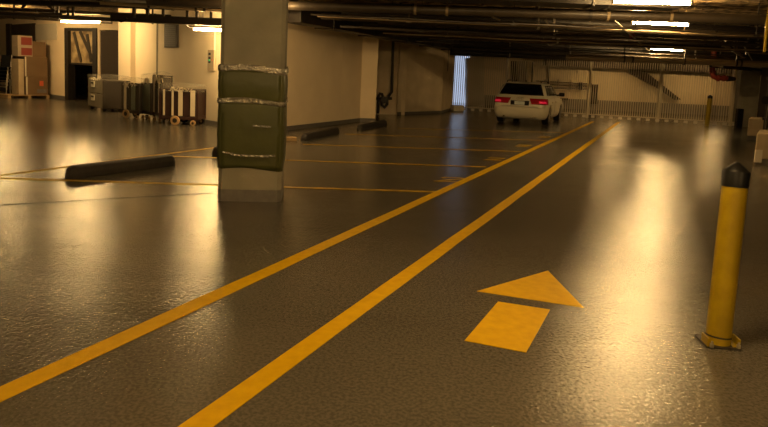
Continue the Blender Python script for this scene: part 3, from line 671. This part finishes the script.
# steel two-drawer cabinet
a_ = pz(88.5,109); b_ = pz(103,112.2); d = (b_-a_).normalized(); n = Vector((-d.y,d.x,0)); n = n if n.x > 0 else -n
sd = pz(119,112.2); dn = (sd-b_).normalized(); Wc = (b_-a_).length; Dc = .8
n = dn; cc = (a_+b_)/2+n*Dc/2
zt = hz(96,79,a_); cab = thing('storage_cabinet', cc, 'two-drawer steel cabinet with plastic film heaped on top, leftmost of the wheeled units', 'cabinet')
def slab(m, a_, b_, n, z0, z1, dp, off=0): 
    return m.prism([a_+n*off+Vector((0,0,z0)), b_+n*off+Vector((0,0,z0)), b_+n*(off+dp)+Vector((0,0,z0)), a_+n*(off+dp)+Vector((0,0,z0))], (0,0,0), (0,0,z1-z0))
slab(MB(), a_, b_, n, .1, zt, Dc).build('body', M['cabd'], cab, bevel=.015)
for z0, z1 in ((.13, .13+(zt-.16)*.5), (.15+(zt-.16)*.5, zt-.02)):
    dw = slab(MB(), a_+d*.03, b_-d*.03, -n, z0, z1, .02).build('drawer', M['cab'], cab, bevel=.006)
    zc_ = z0+(z1-z0)*.68; mid = a_.lerp(b_, .42)-n*.035; slab(MB(), mid-d*.15, mid+d*.15, -n, zc_-.09, zc_+.09, .02).build('handle', M['white'], dw, bevel=.004)
    slab(MB(), mid-d*.11, mid+d*.11, -n, zc_+.01, zc_+.06, .012, .02).build('grip_recess', M['black'], dw)
for s_, t_ in ((.08,.1),(.92,.1),(.08,.85),(.92,.85)): wheel(cab, a_.lerp(b_, s_)+n*Dc*t_+Vector((0,0,.055)), n.cross(Vector((0,0,1))), .055, .04, m2='iron')
film(cab, cc+Vector((0,0,0)), d, n, Wc*.98, Dc*.95, zt-.02, hz(100,74.5,a_)-.03, amp=.09, seed=5)
# wrapped dark rack with wheel
def cart(px0, px1, yb0, yb1, ytop, dp, label, side_m, panels, wheels, yfilm=None, seed=1, frame_m='cabd', film_full=True, zlow=.14, catname='cart', wr=.11):
    a_ = pz(px0, yb0); b_ = pz(px1, yb1); d = (b_-a_).normalized(); n = Vector((-d.y,d.x,0)); n = n if n.y > 0 else -n
    W_ = (b_-a_).length; zt = hz((px0+px1)/2, ytop, (a_+b_)/2); c_ = (a_+b_)/2+n*dp/2
    o = thing('wheeled_cart', c_, label, catname, 'wheeled carts along the cream wall')
    slab(MB(), a_, b_, n, zlow, zlow+.08, dp).build('base', M[frame_m], o, bevel=.01)
    f = MB()
    for s_, t_ in ((.02,.02),(.98,.02),(.02,.98),(.98,.98)):
        p = a_.lerp(b_, s_)+n*dp*t_; f.beam(p+Vector((0,0,zlow)), p+Vector((0,0,zt)), .045, .045)
    slab(f, a_, b_, n, zt-.04, zt, dp); f.build('frame', M[frame_m], o)
    slab(MB(), a_+d*.04, b_-d*.04, n, zlow+.08, zt-.06, dp-.06, .04).build('bin', M[side_m], o, bevel=.01)
    for s0, s1, m in panels: slab(MB(), a_.lerp(b_, s0), a_.lerp(b_, s1), -n, zlow+.1, zt-.02, .012).build('strap' if m == 'wstrap' else 'panel', M[m], o)
    for s_, r_ in wheels:
        wheel(o, a_.lerp(b_, s_)-n*.035+Vector((0,0,r_)), n, r_, .05, m1='wood', m2='iron'); wheel(o, a_.lerp(b_, s_)+n*(dp-.05)+Vector((0,0,r_)), n, r_, .05)
    if yfilm: film(o, c_, d, n, W_, dp, zlow+.1 if film_full else zt-.1, hz((px0+px1)/2, yfilm, (a_+b_)/2), amp=.07, seed=seed)
    return o
cart(122,139,117.5,119,83,.38,'narrow dark rack under clear film, between the steel cabinet and the teal cart','cabd',((.12,.26,'wstrap'),(.55,.78,'teal')),((.3,.12),(.95,.05)),79,2)
cart(141.5,151,118.3,120.5,83,.32,'pale teal panelled cart under clear film, third unit from the left','teal',((.04,.9,'teal'),),((.3,.06),(.9,.06)),75,3)
cart(153,162,120.6,122.2,75,.28,'tall dark open rack standing behind the maroon cart','cabd',((.05,.2,'wstrap'),(.6,.72,'wstrap')),((.3,.06),(.9,.06)),73,4)
cart(159,198,124.3,126,89,.75,'dark maroon cart with pale vertical straps and large wheels, rightmost of the wheeled units','maroon',((.1,.15,'wstrap'),(.32,.37,'wstrap'),(.49,.6,'wstrap'),(.8,.92,'wstrap')),((.42,.12),(.88,.07)),85,6,frame_m='maroon',film_full=False)
# ------------------------------------------------------------------ cartons on a pallet, stacked chairs
pa = pz(8,98.2); pb = pz(49.5,98.2); pd = (pb-pa).normalized(); pn = Vector((-pd.y,pd.x,0)); PY = pa.y
pl = thing('wooden_pallet', (pa+pb)/2+pn*.5, 'wooden pallet under the brown cartons at far left', 'pallet')
q = MB()
for k in range(5): slab(q, pa, pb, pn, .1, .125, .16, k*.2)
q.build('deck', M['wood'], pl)
for t in (0,.48,.93): slab(MB(), pa.lerp(pb,t), pa.lerp(pb,t+.07), pn, 0, .1, .96).build('runner', M['wood'], pl)
def pyb(x0, x1, y0, y1, off, dp, name, m, label, cat, group=None, zmin=None):
    a_ = pa+pd*((x0-8)/41.5*(pb-pa).length); b_ = pa+pd*((x1-8)/41.5*(pb-pa).length); d_ = ray((x0+x1)/2, y0); zt = HC+d_.z*(a_.y/d_.y); d_ = ray((x0+x1)/2, y1); zb = HC+d_.z*(a_.y/d_.y)
    if zmin is not None: zb = zmin
    o = thing(name, (a_+b_)/2+pn*(off+dp/2)+Vector((0,0,zb)), label, cat, group)
    slab(MB(), a_, b_, pn, zb, zt, dp, off).build('body', M[m], o, bevel=.01); return o, a_, b_, zb, zt
G = 'cartons stacked on the pallet'
c1 = pyb(26,48.5,77,94.6,.06,.85,'carton','carton','large brown carton with an orange sticker at the bottom of the pallet stack','box',G, zmin=.127)
slab(MB(), c1[1].lerp(c1[2],.62), c1[1].lerp(c1[2],.8), -pn, c1[4]-.36, c1[4]-.16, .008, -.058).build('sticker', M['sticker'], c1[0])
slab(MB(), c1[1].lerp(c1[2],.5), c1[1].lerp(c1[2],.95), -pn, c1[3]+.08, c1[3]+.22, .006, -.058).build('shipping_label', M['grey'], c1[0])
c2 = pyb(25,48.5,57,76.8,.06,.85,'carton','carton','large plain brown carton resting on the one with the orange sticker','box',G, zmin=c1[4]+.001)
c3 = pyb(33.5,47.5,41.5,56.8,.1,.6,'carton','carton','smaller brown carton on top, right of the white boxes','box',G, zmin=c2[4]+.001)
c4 = pyb(19.5,25,59,94.6,.1,.7,'carton','tan','tall narrow pale carton beside the brown cartons on the pallet','box',G, zmin=.127)
for (y0,y1,lb,zm) in ((46.2,56.9,'lower white box with a dark red panel, on top of the cartons',c4[4]+.001),(35.5,46,'upper white box with a dark red panel, top of the pallet stack',None)):
    c5 = pyb(18.5,33,y0,y1,.02,.6,'printed_box','boxw',lb,'box',G, zmin=(max(c2[4],c4[4])+.001) if zm else zz_+.001)
    zz_ = c5[4]
    slab(MB(), c5[1].lerp(c5[2],.22), c5[1].lerp(c5[2],.95), -pn, c5[3]+.05, c5[4]-.06, .006, -.018).build('printed_panel', M['redp'], c5[0])
# strapping of the loads on the cartons
for o_, a_, b_, zb, zt_ in (c1, c2): slab(MB(), a_.lerp(b_,.02), a_.lerp(b_,.08), -pn, zb+.01, zt_-.01, .006, -.058).build('edge_tape', M['wstrap'], o_)
# stacked black chairs
def chair(loc, label):
    o = thing('stacking_chair', loc, label, 'chair', 'stacked black chairs at the far left'); L_ = Vector(loc)
    MB().box(L_+Vector((0,0,.45)), (.44,.42,.03), .2).build('seat', M['black'], o, bevel=.01)
    MB().box(L_+Vector((-.02,.2,.78)), (.42,.03,.3), .2, (-.12,0)).build('backrest', M['black'], o, bevel=.01)
    for sx in (-1,1):
        for sy in (-1,1): MB().tube([L_+Vector((sx*.22-sy*.04,sy*.2,0)), L_+Vector((sx*.19-sy*.04,sy*.17,.45))]+([L_+Vector((sx*.19-.04,.24,.95))] if sy > 0 else []), .012, 8).build('leg', M['steel'], o)
    return o
cs = pz(3,96.5); s0 = chair(cs, 'black stacking chair at the bottom of the stack by the left edge')
lbs = ['second black chair up in the stack by the left edge','third black chair up in the stack by the left edge','fourth black chair up in the stack by the left edge','fifth black chair up in the stack by the left edge','topmost black chair in the stack by the left edge']
for k in range(5): dup(s0, cs+Vector((.01*k,.02*k,.14*(k+1))), None, lbs[k])
# ------------------------------------------------------------------ pipes in the recess of the left wall
rz_ = rec2.y-.35
vp = thing('riser_pipe', py(387,114,rz_), 'dark vertical riser pipe with valves in the recess of the left wall', 'pipe')
MB().tube([py(393.2,40,rz_), py(391.7,92,rz_), py(388,97,rz_)], .055, 10).build('riser', M['iron'], vp, smooth=True)
MB().tube([py(376,98.5,rz_), py(392,98.5,rz_)], .055, 10).build('header', M['iron'], vp, smooth=True)
MB().tube([py(378,113.5,rz_), py(378.5,96,rz_), py(380,93.5,rz_), py(382,94,rz_), py(383,97,rz_)], .055, 10).build('branch', M['iron'], vp, smooth=True)
MB().tube([py(381.5,98,rz_), py(382,105,rz_), py(384.5,107.5,rz_), py(387,104,rz_), py(387.2,98,rz_)], .06, 10).build('trap', M['iron'], vp, smooth=True)
MB().lathe([(.02,-.03),(.13,-.03),(.13,.03),(.02,.03)], py(384,100,rz_-.1), 16, Matrix.Rotation(PI/2,3,'X')).build('valve', M['iron'], vp)
YV = w2b.y-.1
vq = thing('drain_pipe', py(446,72,w2b.y+1), 'small dark U-shaped drain pipe high on the end of the left wall', 'pipe')
pp = w2b.lerp(w2c, .5); YV = pp.y-.35
MB().tube([py(448,50,YV), py(447,70,YV), py(446,73.5,YV), py(444.5,74,YV), py(443.8,71,YV), py(444.8,52,YV)], .04, 8).build('pipe_run', M['iron'], vq, smooth=True)
MB().tube([py(443.5,72,YV), py(443.3,75,YV)], .07, 8).build('trap', M['iron'], vq, smooth=True)
# low bright thing by the fence foot near the opening
tag(MB().box(py(457,113.5,28.4).xy.to_3d()+Vector((0,0,.14)), (.55,.35,.28), .4).build('plastic_tub', M['white'], bevel=.04), 'small white plastic tub on the floor below the bright opening', 'tub')
# ------------------------------------------------------------------ the car
def rrect(yr, yf, hw, rad_r, rad_f, n=5, bow_r=.0, bow_f=0.0):
    pts = []
    def arc(cx, cy, r, a0, a1): return [(cx+r*math.cos(a0+(a1-a0)*i/n), cy+r*math.sin(a0+(a1-a0)*i/n)) for i in range(n+1)]
    pts += arc(hw-rad_r, yr+rad_r, rad_r, -PI/2, 0)
    for t in (.25,.5,.75): pts.append((hw, yr+rad_r+(yf-rad_f-yr-rad_r)*t))
    pts += arc(hw-rad_f, yf-rad_f, rad_f, 0, PI/2)
    pts.append((0, yf+bow_f))
    pts += arc(-hw+rad_f, yf-rad_f, rad_f, PI/2, PI)
    for t in (.75,.5,.25): pts.append((-hw, yr+rad_r+(yf-rad_f-yr-rad_r)*t))
    pts += arc(-hw+rad_r, yr+rad_r, rad_r, PI, 1.5*PI)
    pts.append((0, yr-bow_r)); return pts
def zstack(rows):
    m = MB(); vs = []; k = None
    for z, yr, yf, hw, rr, rf, br, bf in rows:
        ring = rrect(yr, yf, hw, rr, rf, 5, br, bf); k = len(ring); vs += [(x, y, z) for x, y in ring]
    fs = [(j*k+i, j*k+(i+1)%k, (j+1)*k+(i+1)%k, (j+1)*k+i) for j in range(len(rows)-1) for i in range(k)]
    fs += [tuple(range(k))[::-1], tuple((len(rows)-1)*k+i for i in range(k))]
    return m.add(vs, fs)
lower = zstack([(.2,-2.1,2.1,.78,.18,.2,.02,.02),(.26,-2.2,2.2,.84,.24,.3,.04,.05),(.36,-2.27,2.26,.872,.26,.35,.05,.08),(.5,-2.3,2.28,.885,.26,.4,.05,.1),
  (.58,-2.3,2.26,.886,.26,.42,.05,.1),(.61,-2.245,2.24,.885,.24,.42,.04,.1),(.72,-2.24,2.12,.883,.24,.42,.04,.1),(.82,-2.22,1.85,.872,.24,.42,.04,.1),(.9,-2.19,1.35,.85,.22,.4,.04,.08),(.95,-2.16,1.0,.82,.2,.36,.04,.05)])
upper = zstack([(.9,-2.18,1.15,.835,.2,.3,.04,.06),(.96,-2.15,.95,.81,.2,.3,.04,.06),(1.1,-2.04,.62,.77,.2,.3,.04,.06),(1.25,-1.92,.3,.71,.2,.3,.04,.06),(1.34,-1.84,.08,.665,.2,.28,.04,.05),(1.385,-1.78,-.1,.62,.2,.26,.04,.05),(1.415,-1.6,-.3,.52,.2,.24,.04,.04),(1.425,-1.4,-.5,.35,.15,.2,.02,.03)])
crl = pz(496,122.6); crr = pz(549,124.4)
heading = math.atan2((pz(560,117.5)-pz(549,124)).y, (pz(560,117.5)-pz(549,124)).x)
car = thing('station_wagon', (0,0,0), 'cream white station wagon parked by the fence, seen from behind with red tail lamps', 'car')
body = lower.build('body', M['paint'], car, smooth=True); cabin = upper.build('cabin', M['paint'], car, smooth=True)
WR = .325; wheels_at = [(-1.42,), (1.3,)]
for (yy,) in wheels_at:
    ct_ = MB().lathe([(.37,-1.2),(.37,1.2)], (0,yy,.31), 28, Matrix.Rotation(PI/2,3,'Y')).build('cut', M['black'])
    bo = body.modifiers.new('arch', 'BOOLEAN'); bo.operation = 'DIFFERENCE'; bo.object = ct_; bo.solver = 'EXACT'
    bpy.context.view_layer.update(); dg = bpy.context.evaluated_depsgraph_get()
    me = bpy.data.meshes.new_from_object(body.evaluated_get(dg)); body.modifiers.remove(bo); 
    for md in list(body.modifiers): body.modifiers.remove(md)
    body.data = me; bpy.data.objects.remove(ct_)
body.data.materials.clear(); body.data.materials.append(M['paint'])
for p in body.data.polygons: p.use_smooth = True; p.material_index = 0
body.modifiers.new('split', 'EDGE_SPLIT').split_angle = math.radians(38)
MB().box((0,0,.42), (1.5,3.9,.36)).build('underbody', M['black'], car)
bvl = BVHTree.FromPolygons(lower.v, lower.f); bvu = BVHTree.FromPolygons(upper.v, upper.f)
def patch(bvh, quad, dirv, name, m, nx=8, nz=5, off=.008, th=.01, parent=None, label=None):
    """quad: four (s,z) corners; dirv 'rear','right','left','rr' chooses how (s,z) is thrown on the body"""
    vs = []
    for j in range(nz+1):
        for i in range(nx+1):
            u, v = i/nx, j/nz
            s_ = (quad[0][0]*(1-u)+quad[1][0]*u)*(1-v)+(quad[3][0]*(1-u)+quad[2][0]*u)*v
            z = (quad[0][1]*(1-u)+quad[1][1]*u)*(1-v)+(quad[3][1]*(1-u)+quad[2][1]*u)*v
            if dirv == 'rear': o_, d_ = Vector((s_,-4,z)), Vector((0,1,0))
            elif dirv == 'front': o_, d_ = Vector((s_,4,z)), Vector((0,-1,0))
            elif dirv == 'right': o_, d_ = Vector((3,s_,z)), Vector((-1,0,0))
            elif dirv == 'left': o_, d_ = Vector((-3,s_,z)), Vector((1,0,0))
            elif dirv in ('rr','rl'):         # angle sweep round the rear corner, s in radians from straight behind
                sg = 1 if dirv == 'rr' else -1; cen = Vector((sg*.45,-1.75,z)); d0 = Vector((sg*math.sin(s_), -math.cos(s_), 0)); o_, d_ = cen+d0*3, -d0
            hit = bvh.ray_cast(o_, d_)
            p = hit[0] if hit[0] else o_+d_*3
            nn = hit[1] if hit[0] else -d_
            if nn.dot(d_) > 0: nn = -nn
            vs.append(p+nn*off)
    k = nx+1; q = MB().add(vs, [(j*k+i, j*k+i+1, (j+1)*k+i+1, (j+1)*k+i) for j in range(nz) for i in range(nx)])
    o = q.build(name, m, parent or car, smooth=True); s2 = o.modifiers.new('thick', 'SOLIDIFY'); s2.thickness = th; s2.offset = 0
    if label: o['label'] = label
    return o
patch(bvu, [(-.73,.985),(.73,.985),(.58,1.345),(-.58,1.345)], 'rear', 'rear_window', M['glass_d'], 12, 6)
for sd_ in ('right','left'):
    patch(bvu, [(-1.88,1.0),(-1.3,.985),(-1.3,1.32),(-1.68,1.32)], sd_, 'side_window', M['glass_d'])
    patch(bvu, [(-1.24,.985),(-.42,.975),(-.42,1.33),(-1.24,1.32)], sd_, 'side_window', M['glass_d'])
    patch(bvu, [(-.36,.975),(.5,.975),(.02,1.3),(-.36,1.33)], sd_, 'side_window', M['glass_d'])
    patch(bvl, [(-1.2,.74),(-1.0,.74),(-1.0,.765),(-1.2,.765)], sd_, 'door_handle', M['chrome'], 3, 1, .02, .02)
    patch(bvl, [(-.4,.75),(-.2,.75),(-.2,.775),(-.4,.775)], sd_, 'door_handle', M['chrome'], 3, 1, .02, .02)
    patch(bvl, [(-.395,.3),(-.385,.3),(-.385,.9),(-.395,.9)], sd_, 'door_seam', M['black'], 1, 6, .002, .004)
patch(bvu, [(-.62,1.0),(.62,1.0),(.5,1.32),(-.5,1.32)], 'front', 'windshield', M['glass_d'], 10, 6)
for sd_, nm in (('rr','right'),('rl','left')):
    t_ = patch(bvl, [(-.12,.70),(1.0,.70),(1.0,.885),(-.3,.885)], sd_, 'tail_lamp', M['lamp'], 12, 4, .012, .014)
    patch(bvl, [(.35,.735),(.8,.735),(.75,.8),(.35,.8)], sd_, 'lit_lens', M['lamplit'], 8, 3, .022, .01, t_)
patch(bvl, [(-.3,.655),(.3,.655),(.3,.8),(-.3,.8)], 'rear', 'plate_recess', M['black'], 6, 3, .006, .01)
MB().box((0,-2.3,.725), (.33,.012,.115)).build('number_plate', M['plate'], car, bevel=.003)
patch(bvl, [(-.6,.605),(.6,.605),(.6,.618),(-.6,.618)], 'rear', 'bumper_seam', M['cabd'], 8, 1, .012, .006)
em = MB()
for k in range(4):
    c_ = Vector((-.082+.055*k,-2.285,.875)); em.tube([c_+Vector((.034*math.cos(t*PI/8),0,.034*math.sin(t*PI/8))) for t in range(17)], .005, 6, False)
em.build('ring_emblem', M['chrome'], car)
for sx in (-.5,.5): MB().tube([(sx,-2.3,.27),(sx,-2.1,.27)], .035, 12).build('exhaust_tip', M['chrome'], car, smooth=True)
for sx in (-1,1):
    MB().tube([(sx*.56,-1.75,1.41),(sx*.565,-1.68,1.455),(sx*.58,-.9,1.47),(sx*.565,-.35,1.455),(sx*.55,-.28,1.4)], .018, 8).build('roof_rail', M['black'], car, smooth=True)
    m_ = MB(); m_.box((sx*.98,.5,1.02), (.2,.12,.14)); m_.build('wing_mirror', M['black'], car, bevel=.04)
    MB().tube([(sx*.8,.5,.98),(sx*.92,.5,1.0)], .03, 8).build('mirror_arm', M['black'], car)
    for (yy,) in wheels_at:
        rot = Matrix.Rotation(PI/2*sx, 3, 'Y')
        t_ = MB().lathe([(.2,-.11),(.3,-.11),(WR,-.08),(WR,.08),(.3,.11),(.2,.11)], (sx*.76,yy,WR), 32, rot).build('wheel', M['black'], car, smooth=True)
        r_ = MB().lathe([(.04,.09),(.19,.1),(.215,.112),(.215,.06)], (sx*.76,yy,WR), 28, rot); 
        for k in range(7):
            an = 2*PI*k/7; r_.beam((sx*.862,yy,WR), (sx*.862,yy+.2*math.cos(an),WR+.2*math.sin(an)), .03, .035)
        r_.build('rim', M['rim'], t_, smooth=True)
MB().box((0,-1.93,1.395), (.9,.16,.02), 0, (.1,0)).build('roof_spoiler', M['paint'], car, bevel=.008)
MB().tube([(0,-1.35,1.42),(0,-1.42,1.5)], [.02,.008], 8).build('antenna', M['black'], car)
rot = -.40
hd = Vector((-math.sin(rot), math.cos(rot), 0)); rt = Vector((math.cos(rot), math.sin(rot), 0))
mid = (crl+crr)/2
car.location = mid+hd*1.55; car.rotation_euler = (0,0,rot); car.scale = (1.05,1.05,1.05)
